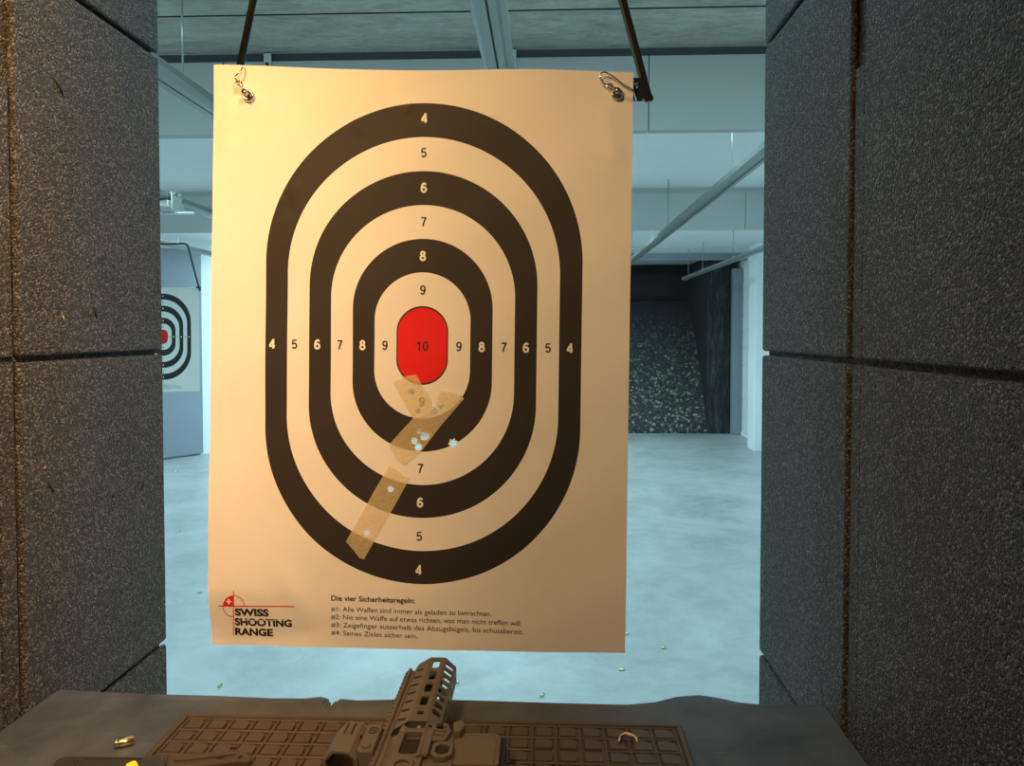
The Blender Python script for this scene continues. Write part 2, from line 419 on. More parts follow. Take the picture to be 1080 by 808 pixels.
# rubber sheet: far edge follows the wavy worn line of the photo, with a torn notch
edge = [(68,720),(120,723),(175,726),(230,728),(290,730),(325,729.5),(341,727.5),(347,729),(346,733),(349,732.5),(349,736),(353,739),(357,735),(356,732),(361,732.5),(361,729.5),(380,731),(415,730.5),(430,729),(470,731.5),(520,733.5),(600,735),(660,735.5),(690,734),(712,731),(735,730.5),(755,733),(775,736),(800,737),(835,737),(868,738)]
ed = [atZ(u, v, TZ) for u, v in edge]
ed[0].x = XIL+.003; ed[-1].x = XIR-.003
def mat_top(bm):
    # rows of vertices from near edge to the far edge, the last rows rolling over the bench edge
    rows = []
    fr = [0, .25, .5, .7, .84, .91, .95, .98, 1.0]
    for f in fr:
        row = []
        for k, p in enumerate(ed):
            y = .40+(p.y-.40)*f
            z = TZ+.0012*math.sin(p.x*17+y*9)
            d = max(0, y-(p.y-.026))/.026
            z -= .010*d*d
            if 680 < edge[k][0] < 790: z += .006*max(0, (f-.8)/.2)*math.sin((edge[k][0]-680)/110*math.pi)
            row.append((p.x, y, z))
        rows.append(row)
    vt = [[bm.verts.new(c) for c in row] for row in rows]
    vb = [[bm.verts.new((c[0], c[1], c[2]-.006)) for c in row] for row in rows]
    nr, nc = len(rows), len(ed)
    for j in range(nr-1):
        for i in range(nc-1):
            bm.faces.new((vt[j][i], vt[j][i+1], vt[j+1][i+1], vt[j+1][i])); bm.faces.new((vb[j][i], vb[j+1][i], vb[j+1][i+1], vb[j][i+1]))
    for i in range(nc-1):
        bm.faces.new((vt[-1][i], vt[-1][i+1], vb[-1][i+1], vb[-1][i])); bm.faces.new((vt[0][i+1], vt[0][i], vb[0][i], vb[0][i+1]))
    for j in range(nr-1):
        bm.faces.new((vt[j+1][0], vt[j][0], vb[j][0], vb[j+1][0])) if False else bm.faces.new((vt[j][0], vt[j+1][0], vb[j+1][0], vb[j][0]))
        bm.faces.new((vt[j][-1], vb[j][-1], vb[j+1][-1], vt[j+1][-1]))
    bmesh.ops.recalc_face_normals(bm, faces=bm.faces)
    return bm
o = obj('rubber_sheet', mat_top(B()), M['sheet'], origin=(-.137, .7, 1.066), smooth=False)
tag(o, 'worn grey rubber sheet with a torn far edge covering the bench', 'rubber sheet')

# ------------------------------------------------------------------ brown waffle mat
wx0 = atZ(190, 759, TZ+.006).x; wx1 = atZ(716, 759, TZ+.006).x; wy1 = atZ(450, 759, TZ+.006).y; wy0 = wy1-.36
MZ = TZ+.0015
wm = thing('waffle_mat', ((wx0+wx1)/2, (wy0+wy1)/2, MZ), 'brown rubber waffle mat of square cells under the rifle', 'mat')
WC = 21; pit = (wx1-wx0-.020)/WC; pity = .0265; WR = int((wy1-wy0-.02)/pity)
bm = mkbox(wx0, wx1, wy0, wy1, MZ, MZ+.003)
xa = wx0+.010; ya = wy1-.010
for i in range(WC+1):
    x = xa+i*pit; box(bm, x-.0016, x+.0016, ya-WR*pity, ya, MZ+.002, MZ+.0056)
for j in range(WR+1):
    y = ya-j*pity
    for i in range(WC):
        if j == 2 and 15 <= i <= 17: continue
        box(bm, xa+i*pit, xa+(i+1)*pit, y-.0014, y+.0014, MZ+.002, MZ+.0056)
obj('waffle_cells', bm, M['waffle'], wm, bev=.0008, seg=1)
bm = B()
for j in range(WR):
    for i in range(WC):
        cx0 = xa+i*pit+.0030; cx1 = xa+(i+1)*pit-.0040; cy1 = ya-j*pity-.0036; cy0 = ya-(j+1)*pity+.0024
        poly = [(cx0, cy0), (cx1, cy0)]+[(cx1-.007+.007*math.cos(a_), cy1-.007+.007*math.sin(a_)) for a_ in [k*math.pi/10 for k in range(6)]]+[(cx0, cy1)]
        lo = [bm.verts.new((p, q, MZ+.002)) for p, q in poly]; hi = [bm.verts.new((p+(.0012 if p < (cx0+cx1)/2 else -.0012), q+(.0012 if q < (cy0+cy1)/2 else -.0012), MZ+.0060)) for p, q in poly]
        n = len(poly)
        for k in range(n): bm.faces.new((lo[k], lo[(k+1) % n], hi[(k+1) % n], hi[k]))
        bm.faces.new(hi)
bmesh.ops.recalc_face_normals(bm, faces=bm.faces)
tag(obj('cell_pads', bm, M['waffle'], wm), kind='stuff')
bm = B()
for a_ in ((wx0, wx1, wy1-.007, wy1), (wx0, wx1, wy0, wy0+.007), (wx0, wx0+.007, wy0+.007, wy1-.007), (wx1-.007, wx1, wy0+.007, wy1-.007)):
    box(bm, *a_, MZ+.001, MZ+.0070)
obj('rim', bm, M['waffle'], wm, bev=.002, seg=2)
MT = MZ+.0060      # top of the cells

# ------------------------------------------------------------------ paper target
PY = 1.12
PC = atY(445, 364.5, PY); pr = atY(601, 367, PY)-atY(287, 363, PY); PROT = math.atan2(-pr.z, pr.x)
def loc2(u, v, y=PY):
    """pixel measured on the sheet -> sheet coordinates in metres (x right, z up)"""
    d = atY(u, v, y)-PC; c, s_ = math.cos(PROT), math.sin(PROT)
    return (c*d.x-s_*d.z, s_*d.x+c*d.z)
def sm(a_, b__, x):
    t_ = max(0, min(1, (x-a_)/(b__-a_))); return t_*t_*(3-2*t_)
TL, TR, BR, BL = loc2(225, 68), loc2(668, 76), loc2(659, 688), loc2(221.5, 681)
creases = []
for (u0, v0, u1, v1, amp, wd) in [(262,104,238,128,.0012,.012),(240,110,236,150,.0016,.012),(300,608,334,668,.0016,.018),(334,668,240,690,-.0016,.02),(300,210,312,196,.0009,.008),(306,222,300,206,-.0008,.007),(372,124,378,135,.0009,.008),(432,108,430,114,.0010,.006),(350,650,400,690,.0008,.02),(455,620,455,650,.0007,.008),(640,120,648,160,.0012,.014),(470,700,430,560,.0006,.02),(600,470,560,520,.0006,.02)]:
    creases.append((loc2(u0, v0), loc2(u1, v1), amp, wd))
def wrinkle(x, z):
    y = .0035*math.cos(x*5.2+.6)+.0020*math.sin(z*6.1+x*3)+.0006*math.sin(x*31+z*17)+.0005*math.sin(z*39-x*23)
    for (p, q, amp, wd) in creases:
        dx, dz = q[0]-p[0], q[1]-p[1]; l2 = dx*dx+dz*dz
        t_ = max(0, min(1, ((x-p[0])*dx+(z-p[1])*dz)/l2)); ex, ez = x-p[0]-dx*t_, z-p[1]-dz*t_
        y -= amp*math.exp(-(ex*ex+ez*ez)/(wd*wd))
    # foot of the sheet falls back, most of all at the left corner
    y += .013*sm(-.36, -.45, z)*sm(.05, -.32, x)
    y -= .004*sm(-.10, -.30, z)*sm(-.02, -.26, x)
    return y
flat2 = loc2
def loc2(u, v, y=PY):
    x, z = flat2(u, v)
    for _ in range(4): x, z = flat2(u, v, PY+wrinkle(x, z))
    return (x, z)
TL, TR, BR, BL = flat2(224.5, 68.5), flat2(668, 76), flat2(659, 688), flat2(219.5, 684)
root = thing('paper_target', PC, 'large paper target with black rings, taped holes and red centre, hanging in front', 'paper target')
root.rotation_euler = (0, PROT, 0)
def sheet_mesh():
    bm = B(); uv = bm.loops.layers.uv.new('UVMap'); nx, nz = 190, 270; g = []
    for j in range(nz+1):
        t_ = j/nz; row = []
        for i in range(nx+1):
            s_ = i/nx
            x = (TL[0]*(1-s_)+TR[0]*s_)*(1-t_)+(BL[0]*(1-s_)+BR[0]*s_)*t_; z = (TL[1]*(1-s_)+TR[1]*s_)*(1-t_)+(BL[1]*(1-s_)+BR[1]*s_)*t_
            if t_ < .02: z += .0018*math.sin(s_*9+1)
            row.append(bm.verts.new((x, wrinkle(x, z), z)))
        g.append(row)
    for j in range(nz):
        for i in range(nx):
            f = bm.faces.new((g[j+1][i], g[j+1][i+1], g[j][i+1], g[j][i]))
            for l in f.loops: l[uv].uv = (l.vert.co.x, l.vert.co.z)
    return bm
# holes: (pixel, radius in px, open?)
open_holes = [((478, 468), 3.6), ((449, 460), 3.3), ((446.5, 461), 2.6), ((441.3, 471.5), 3.3)]
taped_holes = [((434, 413.5), 3.8), ((441.5, 433.5), 3.2), ((466, 429), 3.4), ((457, 434), 4.6), ((442, 454.5), 3.6), ((437, 465), 3.8), ((412, 516), 3.6), ((387, 562), 3.6)]
PXM = PY/FPX
def target_material(name, holes):
    t = NT(name); tc = t.n('ShaderNodeTexCoord'); sp = t.n('ShaderNodeSeparateXYZ'); t.l(tc.outputs['UV'], sp.inputs[0])
    X, Y = sp.outputs[0], sp.outputs[1]
    ax = t.math('ABSOLUTE', X); ay = t.math('ABSOLUTE', Y); A = .515
    x2y2 = t.math('ADD', t.math('MULTIPLY', ax, ax), t.math('MULTIPLY', ay, ay))
    disc = t.math('SQRT', t.math('ADD', t.math('MULTIPLY', t.math('MULTIPLY', ay, ay), A*A), t.math('MULTIPLY', x2y2, 1-A*A)))
    kc = t.math('DIVIDE', t.math('SUBTRACT', disc, t.math('MULTIPLY', ay, A)), 1-A*A)
    flat = t.math('LESS_THAN', ay, t.math('MULTIPLY', ax, A))
    k = t.math('ADD', t.math('MULTIPLY', ax, flat), t.math('MULTIPLY', kc, t.math('SUBTRACT', 1, flat)))
    r0 = 27.4*PXM; st = 23.55*PXM; S_ = r0+6*st
    paper = (0.80, 0.78, 0.74); ink = (0.032, 0.026, 0.023); red = (0.72, 0.012, 0.012)
    f = lambda n_: (r0+n_*st)/(S_*1.05)
    col = t.ramp(t.math('DIVIDE', k, S_*1.05), [(0, red), (f(-.05), ink), (f(0), paper), (f(1), ink), (f(2), paper), (f(3), ink), (f(4), paper), (f(5), ink), (f(6), paper)], 'CONSTANT')
    alpha = None
    if holes:
        nz = t.noise(tc.outputs['UV'], 420, 3, .7)
        rag = t.math('MULTIPLY', t.math('SUBTRACT', nz, .5), 1.3)
        def dist(u, v):
            x, z = loc2(u, v)
            dx = t.math('SUBTRACT', X, x); dz = t.math('SUBTRACT', Y, z)
            return t.math('SQRT', t.math('ADD', t.math('MULTIPLY', dx, dx), t.math('MULTIPLY', dz, dz))), dx, dz
        hole = None; torn = None
        for (p, r) in open_holes+taped_holes:
            d, dx, dz = dist(*p); rr = r*PXM
            op = (p, r) in open_holes
            h = t.math('LESS_THAN', t.math('ADD', t.math('DIVIDE', d, rr), t.math('MULTIPLY', rag, .9)), .92)
            hole = h if hole is None else t.math('MAXIMUM', hole, h)
            if op:
                an = t.math('ARCTAN2', dz, dx)
                star = t.math('MULTIPLY', t.math('POWER', t.math('ABSOLUTE', t.math('SINE', t.math('MULTIPLY', an, 3.5))), 6), .45)
                q = t.math('LESS_THAN', t.math('ADD', t.math('DIVIDE', d, rr), t.math('MULTIPLY', rag, .8)), t.math('ADD', 1.22, star))
                torn = q if torn is None else t.math('MAXIMUM', torn, q)
        col = t.mix(torn, col, (0.85, 0.84, 0.80))
        alpha = t.math('SUBTRACT', 1, hole)
    fib = t.noise(tc.outputs['UV'], 38, 5, .6)
    col = t.mix(.10, col, t.mix(fib, (0.55, 0.5, 0.42), (1, 1, 1)), 'MULTIPLY')
    t.base(col); t.set(.62, 0, .28)
    t.bump(t.noise(tc.outputs['UV'], 14, 4, .55), .10, .006)
    if alpha: t.l(alpha, t.b.inputs['Alpha'])
    return t.m
sheet = obj('sheet', sheet_mesh(), target_material('printed_target_holed', True), root, smooth=True, local=True)

# printed lettering as thin ink laid on the sheet
def text_geo(s_, bold=0.0):
    cu = bpy.data.curves.new('txt', 'FONT'); cu.body = s_; cu.size = 1.0; cu.offset = bold; cu.resolution_u = 4
    o = bpy.data.objects.new('txt', cu); COL.objects.link(o); bpy.context.view_layer.update()
    me = o.evaluated_get(bpy.context.evaluated_depsgraph_get()).to_mesh()
    vs = [(v.co.x, v.co.y) for v in me.vertices]; fs = [tuple(p.vertices) for p in me.polygons]
    bpy.data.objects.remove(o); bpy.data.curves.remove(cu)
    return vs, fs
def lay(bm, vs, fs, lift):
    nv_ = [bm.verts.new((x, wrinkle(x, z)-lift, z)) for x, z in vs]
    for f in fs:
        try: bm.faces.new([nv_[i] for i in f])
        except ValueError: pass
def put_text(bm, s_, u, v, w_px=None, cap_px=6, align='L', bold=.0, lift=.0004):
    vs, fs = text_geo(s_, bold)
    x0 = min(p[0] for p in vs); x1 = max(p[0] for p in vs)
    hs, _ = text_geo('H', 0); cap = max(p[1] for p in hs)-min(p[1] for p in hs)
    sz = cap_px*PXM/cap; sx = (w_px*PXM/(x1-x0)) if w_px else sz
    ox, oz = loc2(u, v)
    if align == 'C': ox -= (x1-x0)*sx/2; oz -= cap_px*PXM/2
    lay(bm, [(ox+(p[0]-x0)*sx, oz+p[1]*sz) for p in vs], fs, lift)
GLY = {}
def ell(cx_, cy_, rx, ry, a0=0, a1=360, n_=28): return [(cx_+rx*math.cos(R(a0+(a1-a0)*i/n_)), cy_+ry*math.sin(R(a0+(a1-a0)*i/n_))) for i in range(n_+1)]
GLY['1'] = [[(.36, 0), (.36, 1)], [(.36, .95), (.24, .82), (.08, .76)]]
GLY['0'] = [ell(.30, .5, .225, .435)]
GLY['4'] = [[(.43, 0), (.43, 1.0)], [(.45, .96), (.06, .32)], [(.0, .265), (.60, .265)]]
GLY['5'] = [[(.52, .93), (.13, .93), (.075, .46)], ell(.285, .325, .235, .255, 138, -152)]
GLY['6'] = [ell(.30, .31, .225, .245), [(.075, .33), (.08, .52), (.13, .75), (.22, .89), (.33, .935), (.44, .90), (.515, .79)]]
GLY['7'] = [[(.03, .93), (.56, .93)], [(.545, .93), (.38, .64), (.26, .30), (.215, 0)]]
GLY['8'] = [ell(.30, .735, .185, .195), ell(.30, .285, .23, .22)]
GLY['9'] = [[(.6-p, 1-q) for p, q in st_] for st_ in GLY['6']]
def put_digits(bm, s_, u, v, h_px, wt, lift=.0004):
    ox, oz = loc2(u, v); h = h_px*PXM; adv = .72
    ox -= ((len(s_)-1)*adv+.6)*h/2; oz -= h/2
    for k, ch in enumerate(s_):
        for st_ in GLY[ch]:
            P_ = [(ox+(p+k*adv)*h, oz+q*h) for p, q in st_]; hw = wt*h/2; L_ = []; R_ = []; n_ = len(P_)
            closed = math.hypot(P_[0][0]-P_[-1][0], P_[0][1]-P_[-1][1]) < 1e-6
            for i, p in enumerate(P_):
                a_ = P_[max(i-1, 0)] if not (closed and i == 0) else P_[-2]; b__ = P_[min(i+1, n_-1)] if not (closed and i == n_-1) else P_[1]
                dx, dz = b__[0]-a_[0], b__[1]-a_[1]; q_ = math.hypot(dx, dz)
                L_.append((p[0]-dz/q_*hw, p[1]+dx/q_*hw)); R_.append((p[0]+dz/q_*hw, p[1]-dx/q_*hw))
            lay(bm, L_+R_, [(i, n_+i, n_+i+1, i+1) for i in range(n_-1)], lift)
black_nums = [('5', 447, 161), ('7', 447, 234), ('9', 446, 306), ('10', 445.3, 365), ('9', 445, 424), ('7', 443.5, 494), ('5', 442.3, 565.5), ('5', 310.7, 363), ('7', 358.5, 363.7), ('9', 406, 364.3), ('9', 484, 365.6), ('7', 531.5, 366.2), ('5', 578, 367)]
white_nums = [('4', 447.5, 124.5), ('6', 447, 198), ('8', 446, 270), ('6', 443, 530), ('4', 441.5, 601), ('4', 287, 362.6), ('6', 334.6, 363.2), ('8', 382.3, 364), ('8', 508, 366), ('6', 554.7, 366.8), ('4', 601, 367.2)]
for s_, u, v in black_nums:
    bm = B(); put_digits(bm, s_, u, v, 9.8, .16); obj('black_number', bm, M['ink'], root, local=True)
for s_, u, v in white_nums:
    bm = B(); put_digits(bm, s_, u, v, 10.2, .21); obj('white_number', bm, M['paperink'], root, local=True)
bm = B()
put_text(bm, 'Die vier Sicherheitsregeln:', 349.4, 633.3, 91, 5.4, 'L', .02)
obj('rules_heading', bm, M['ink'], root, local=True)
bm = B()
put_text(bm, '#1: Alle Waffen sind immer als geladen zu betrachten.', 349.4, 644.6, 173.5, 5.3)
put_text(bm, '#2: Nie eine Waffe auf etwas richten, was man nicht treffen will.', 349.4, 652.8, 206.3, 5.3)
put_text(bm, '#3: Zeigefinger ausserhalb des Abzugsbügels, bis schussbereit.', 349.4, 661.0, 208.4, 5.3)
put_text(bm, '#4: Seines Zieles sicher sein.', 349.4, 669.4, 95, 5.3)
obj('rules_text', bm, M['ink'], root, local=True)
bm = B()
put_text(bm, 'SWISS', 248.2, 648.8, 37.4, 7.8, 'L', .045)
put_text(bm, 'SHOOTING', 248.2, 659.0, 63.2, 7.9, 'L', .045)
put_text(bm, 'RANGE', 248.2, 669.3, 42.4, 7.9, 'L', .045)
logo = obj('range_logo', bm, M['ink'], root, local=True)
def strip(bm, pts, wpx, lift):
    P_ = [loc2(*p) for p in pts]; hw = wpx*PXM/2; L_ = []; R_ = []
    for i, p in enumerate(P_):
        a_ = P_[max(i-1, 0)]; b__ = P_[min(i+1, len(P_)-1)]; dx, dz = b__[0]-a_[0], b__[1]-a_[1]; n_ = math.hypot(dx, dz)
        L_.append((p[0]-dz/n_*hw, p[1]+dx/n_*hw)); R_.append((p[0]+dz/n_*hw, p[1]-dx/n_*hw))
    vs = L_+R_; n_ = len(P_)
    lay(bm, vs, [(i, n_+i, n_+i+1, i+1) for i in range(n_-1)], lift)
def lin(p, q, n_=14): return [(p[0]+(q[0]-p[0])*i/n_, p[1]+(q[1]-p[1])*i/n_) for i in range(n_+1)]
bm = B(); cx, cy, cr = 246.4, 639.1, 11.2
strip(bm, lin((230.4, 639.0), (311, 639.6)), 1.0, .0005); strip(bm, lin((246.5, 623), (246.3, 669.6)), 1.0, .0005)
arc = lambda a0, a1: [(cx+cr*math.cos(R(a0+(a1-a0)*i/16)), cy-cr*math.sin(R(a0+(a1-a0)*i/16))) for i in range(17)]
strip(bm, arc(0, 90), .8, .0005); strip(bm, arc(180, 270), .8, .0005)
pts = [loc2(cx, cy)]+[loc2(*p) for p in arc(90, 180)]
lay(bm, pts, [(0, i, i+1) for i in range(1, len(pts)-1)], .0005)
obj('crest', bm, M['redink'], logo, local=True)
bm = B(); strip(bm, lin((238.7, 634.4), (244.3, 634.4), 2), 1.7, .0007); strip(bm, lin((241.5, 631.6), (241.5, 637.2), 2), 1.7, .0007)
obj('cross', bm, M['paperink'], logo, local=True)
bm = B(); strip(bm, lin((256.5, 653.9), (303, 654.2)), .55, .0007)
obj('lettering_cut', bm, M['paperink'], logo, local=True)

# tape strips
t = NT('masking_tape'); tc = t.obj(); n = t.noise(tc, 330, 4, .7); n2 = t.noise(tc, 60, 3)
t.base(t.mix(n, (0.74, 0.60, 0.32), (0.95, 0.80, 0.50))); t.set(.45, 0, .4)
t.bump(t.math('ADD', n, n2), .5, .0012)
al = t.math('ADD', t.math('MULTIPLY', n, .34), .30)
sp = t.n('ShaderNodeSeparateXYZ'); t.l(tc, sp.inputs[0])
for (p_, r_) in open_holes:
    hx, hz_ = loc2(*p_)
    dx = t.math('SUBTRACT', sp.outputs[0], hx); dz = t.math('SUBTRACT', sp.outputs[2], hz_)
    dd = t.math('SQRT', t.math('ADD', t.math('MULTIPLY', dx, dx), t.math('MULTIPLY', dz, dz)))
    al = t.math('MULTIPLY', al, t.math('GREATER_THAN', t.math('ADD', dd, t.math('MULTIPLY', t.math('SUBTRACT', n, .5), .004)), r_*PXM*1.05))
t.l(al, t.b.inputs['Alpha']); M['tape'] = t.m
def subdiv_poly(poly, step=3.0):
    out = []
    for i, p in enumerate(poly):
        q = poly[(i+1) % len(poly)]; n_ = max(1, int(math.hypot(q[0]-p[0], q[1]-p[1])/step))
        out += [(p[0]+(q[0]-p[0])*k/n_, p[1]+(q[1]-p[1])*k/n_) for k in range(n_)]
    return out
def tape(poly, lift, jag=()):
    from mathutils.geometry import delaunay_2d_cdt
    P_ = subdiv_poly(poly)
    us = [p[0] for p in P_]; vs_ = [p[1] for p in P_]
    inner = []
    def inside(u, v):
        c = False; n_ = len(P_)
        for i in range(n_):
            (x1, y1), (x2, y2) = P_[i], P_[(i+1) % n_]
            if (y1 > v) != (y2 > v) and u < (x2-x1)*(v-y1)/(y2-y1)+x1: c = not c
        return c
    u = min(us)
    while u < max(us):
        v = min(vs_)
        while v < max(vs_):
            if inside(u, v): inner.append((u, v))
            v += 3
        u += 3
    allp = [Vector(p) for p in P_+inner]; n_ = len(P_)
    r_ = delaunay_2d_cdt(allp, [(i, (i+1) % n_) for i in range(n_)], [list(range(n_))], 1, 1e-4)
    bm = B(); rn = random.Random(int(poly[0][0]*7))
    vv = []
    for p in r_[0]:
        x, z = loc2(p[0], p[1]); h = lift+.0007*max(0, math.sin(p[0]*.55+p[1]*.33)*math.sin(p[0]*.21-p[1]*.4))+rn.uniform(0, .00015)
        vv.append(bm.verts.new((x, wrinkle(x, z)-h, z)))
    for f in r_[2]:
        try: bm.faces.new([vv[i] for i in f])
        except ValueError: pass
    bmesh.ops.recalc_face_normals(bm, faces=bm.faces)
    return obj('tape_strip', bm, M['tape'], root, smooth=True, local=True)
tape([(414.7, 403), (425, 397.5), (438.6, 395), (446, 407), (455, 421), (456.5, 437), (446, 443), (436, 442)], .0010)
tape([(463, 412), (475, 412.5), (486, 416), (489.5, 420.5), (478, 434), (466, 448), (456, 461), (446, 474), (437, 482), (428, 490), (422, 487), (417, 482), (411, 468.5), (423, 455), (436, 441), (450, 436), (459, 428), (461, 420)], .0018)
tape([(411, 491), (419, 495.5), (426, 502), (433, 503), (416, 534), (401, 560), (384, 590), (379, 588), (373, 580), (365, 571), (381, 543), (397, 514)], .0010)

# the far lane's target: same printed sheet without holes
C2 = atY(172.0, 355.2, 6.17)
far_t = thing('paper_target', C2, 'far paper target half hidden behind the left divider', 'paper target')
fs = sheet.copy(); fs.data = sheet.data.copy(); fs.data.materials.clear(); fs.data.materials.append(target_material('printed_target_clean', False)); COL.objects.link(fs); fs.parent = far_t
for ch in root.children:
    if ch.name.split('.')[0] in ('black_number', 'white_number', 'rules_heading', 'rules_text'):
        c = ch.copy(); COL.objects.link(c); c.parent = far_t

# ------------------------------------------------------------------ target carrier holding the sheet
def px(u, v, y=PY): return atY(u, v, y)
carr = thing('target_carrier', (-.135, PY, RZ), 'black steel carrier arms with wire clips holding the near paper target', 'target carrier')
ys_ = PY+.012
def ext(p, q, z):
    """point on the line p->q at height z"""
    t_ = (z-p.z)/(q.z-p.z); return p+(q-p)*t_
la, lb = px(252.5, 71, ys_), px(267, 0, ys_); ltop = ext(la, lb, 2.225)
bm = tube(B(), [la+Vector((0, 0, -.002)), ltop], .0052, 12); obj('arm', bm, M['blacksteel'], carr, smooth=True)
ra, rb = px(684.5, 107, ys_+.012), px(656.5, 0, ys_+.012); rtop = ext(ra, rb, 2.225)
dr = (rtop-ra).normalized(); nr_ = Vector((dr.z, 0, -dr.x))
bm = prism(B(), [(-.0055, 0), (.0055, 0), (.0055, (rtop-ra).length), (-.0055, (rtop-ra).length)], lambda p, q, h: ra+nr_*p+dr*q+Vector((0, h, 0)), -.006, .006)
obj('arm', bm, M['blacksteel'], carr, bev=.002)
quad = [px(*p, ys_+.008) for p in ((655, 83), (677, 83), (681, 88), (689, 104), (688, 107.5), (655, 108))]
bm = prism(B(), [(p.x, p.z) for p in quad], lambda p, q, h: Vector((p, h, q)), ys_+.002, ys_+.0055)
plt = obj('bracket_plate', bm, M['blacksteel'], carr, bev=.0015)
for u, v in ((671.5, 88), (672.5, 91.5), (679, 105)):
    p = px(u, v, ys_); bm = lathe(B(), [(.0024, 0), (.0024, .0012), (.0014, .002)], (p.x, ys_+.002, p.z), (0, -1, 0), 10); obj('rivet', bm, M['chrome'], plt)
bm = tube(B(), [ltop+Vector((-.03, 0, 0)), Vector((rtop.x+.03, ltop.y, 2.225))], .010, 12); obj('crossbar', bm, M['blacksteel'], carr, smooth=True)
bm = mkbox(-.135-.05, -.135+.05, PY-.06, PY+.09, 2.236, RZ-.004); obj('trolley', bm, M['blacksteel'], carr, bev=.006)
# wire clips
def knot(bm, c, r=.004):
    for k in range(3):
        a_ = [(c.x+r*math.cos(t_*.7+k), c.y-.003+.0025*math.sin(t_*.9+k*2), c.z+r*math.sin(t_*.7+k)*.8) for t_ in range(10)]
        tube(bm, a_, .0009, 6)
def clip(disc_uv, wire, knot_uv, tilt):
    c = px(*disc_uv); yb = PY+wrinkle(*loc2(*disc_uv))-.0005
    bm = lathe(B(), [(.0070, -.001), (.0088, .001), (.0086, .004), (.0070, .0058), (.0055, .0052), (.0050, .0036), (.0001, .0034)], (c.x, yb, c.z), (0, -1, 0), 28)
    d = obj('clip_disc', bm, M['chrome'], carr, smooth=True)
    bm = tube(B(), [(c.x, yb-.003, c.z), (c.x-.001, yb-.016, c.z+.0015)], [.0030, .0026], 12); lathe(bm, [(.0036, 0), (.0036, .003)], (c.x-.001, yb-.015, c.z+.0015), (-.05, -1, .08), 12)
    obj('clip_stem', bm, M['chrome'], d, smooth=True)
    pts_ = [Vector((px(u, v).x, PY-dy, px(u, v).z)) for u, v, dy in wire]
    bm = tube(B(), spline(pts_, 8), .0012, 8); kc = px(*knot_uv); knot(bm, Vector((kc.x, PY-.006, kc.z)))
    obj('clip_wire', bm, M['chrome'], carr, smooth=True)
clip((262, 101), [(262, 97, .008), (257, 92, .010), (250.5, 84, .008), (255, 78, .008), (257, 71.5, .003), (253.5, 66.5, -.008), (249.5, 68, -.016), (251.5, 71.5, -.012)], (255, 90), 0)
clip((650.5, 100), [(652, 97, .008), (645, 93.5, .010), (636, 90, .010), (632.3, 83, .010), (636, 78.5, .010), (645, 82, .008), (656, 90, .006), (667, 97, .006), (672, 103, -.012)], (642.5, 93), 0)

# far lane carrier arm
fy = 6.19
fcar = thing('target_carrier', (-3.31, fy, RZ), 'thin bent carrier arm holding the far paper target at left', 'target carrier')
pts = [Vector((-3.31, fy, RZ-.02))]+[atY(u, v, fy) for u, v in ((172, 257.3), (186, 257.2), (194, 257), (197.5, 259), (199.5, 264), (204, 282), (209.6, 302))]
bm = tube(B(), spline(pts, 6), .0075, 8); obj('arm', bm, M['blacksteel'], fcar, smooth=True)
p = atY(209.6, 303, fy); bm = mkbox(p.x-.014, p.x+.014, fy-.02, fy+.01, p.z-.03, p.z+.006); obj('clip', bm, M['blacksteel'], fcar, bev=.003)
p = atY(205.5, 304.5, fy); bm = tube(B(), [(p.x-.02, fy-.02, p.z), (p.x+.03, fy-.02, p.z-.004)], .006, 8); obj('clip_wire', bm, M['chrome'], fcar)
bm = mkbox(-3.36, -3.26, fy-.09, fy+.09, RZ-.05, RZ-.004); obj('trolley', bm, M['blacksteel'], fcar, bev=.006)
q = 2*(-3.31)-pts[-1].x
bm = tube(B(), spline([Vector((2*-3.31-p_.x, p_.y, p_.z)) for p_ in pts], 6), .0075, 8); obj('arm', bm, M['blacksteel'], fcar, smooth=True)
# trolley with rollers on the second left rail
tx, ty = -2.18, 4.40
tr = thing('carrier_trolley', (tx, ty, RZ), 'metal carrier trolley with bracket on the mid left rail', 'carrier trolley', None)
bm = mkbox(tx-.055, tx+.055, ty-.10, ty+.10, RZ-.045, RZ-.004); obj('trolley_body', bm, M['galv'], tr, bev=.006)
for xa_, xb_ in ((tx-.058, tx-.048), (tx+.048, tx+.058)):
    obj('side_plate', mkbox(xa_, xb_, ty-.06, ty+.06, RZ-.05, RZ+.05), M['galv'], tr, bev=.004)
for sx in (-1, 1):
    for dy in (-.035, .035):
        bm = lathe(B(), [(.016, 0), (.018, .004), (.016, .014)], (tx+sx*.0585, ty+dy, RZ+.035), (sx, 0, 0), 14); obj('roller', bm, M['chrome'], tr)
bm = tube(B(), [(tx-.16, ty, RZ-.065), (tx+.16, ty, RZ-.065)], .010, 10); obj('crossbar', bm, M['galv'], tr, smooth=True)

# ------------------------------------------------------------------ rifle, lying on its left side, muzzle down-range
GX, GZ_ = -.140, MT+.0228
gun = thing('rifle', (GX, .80, MT), 'brown compact rifle lying on its side on the waffle mat, muzzle away', 'rifle')
def G(L_, U_, R_): return Vector((GX-U_, L_, GZ_+R_))        # along y / gun top points left / gun right side points up
HF, HN = .991, .826
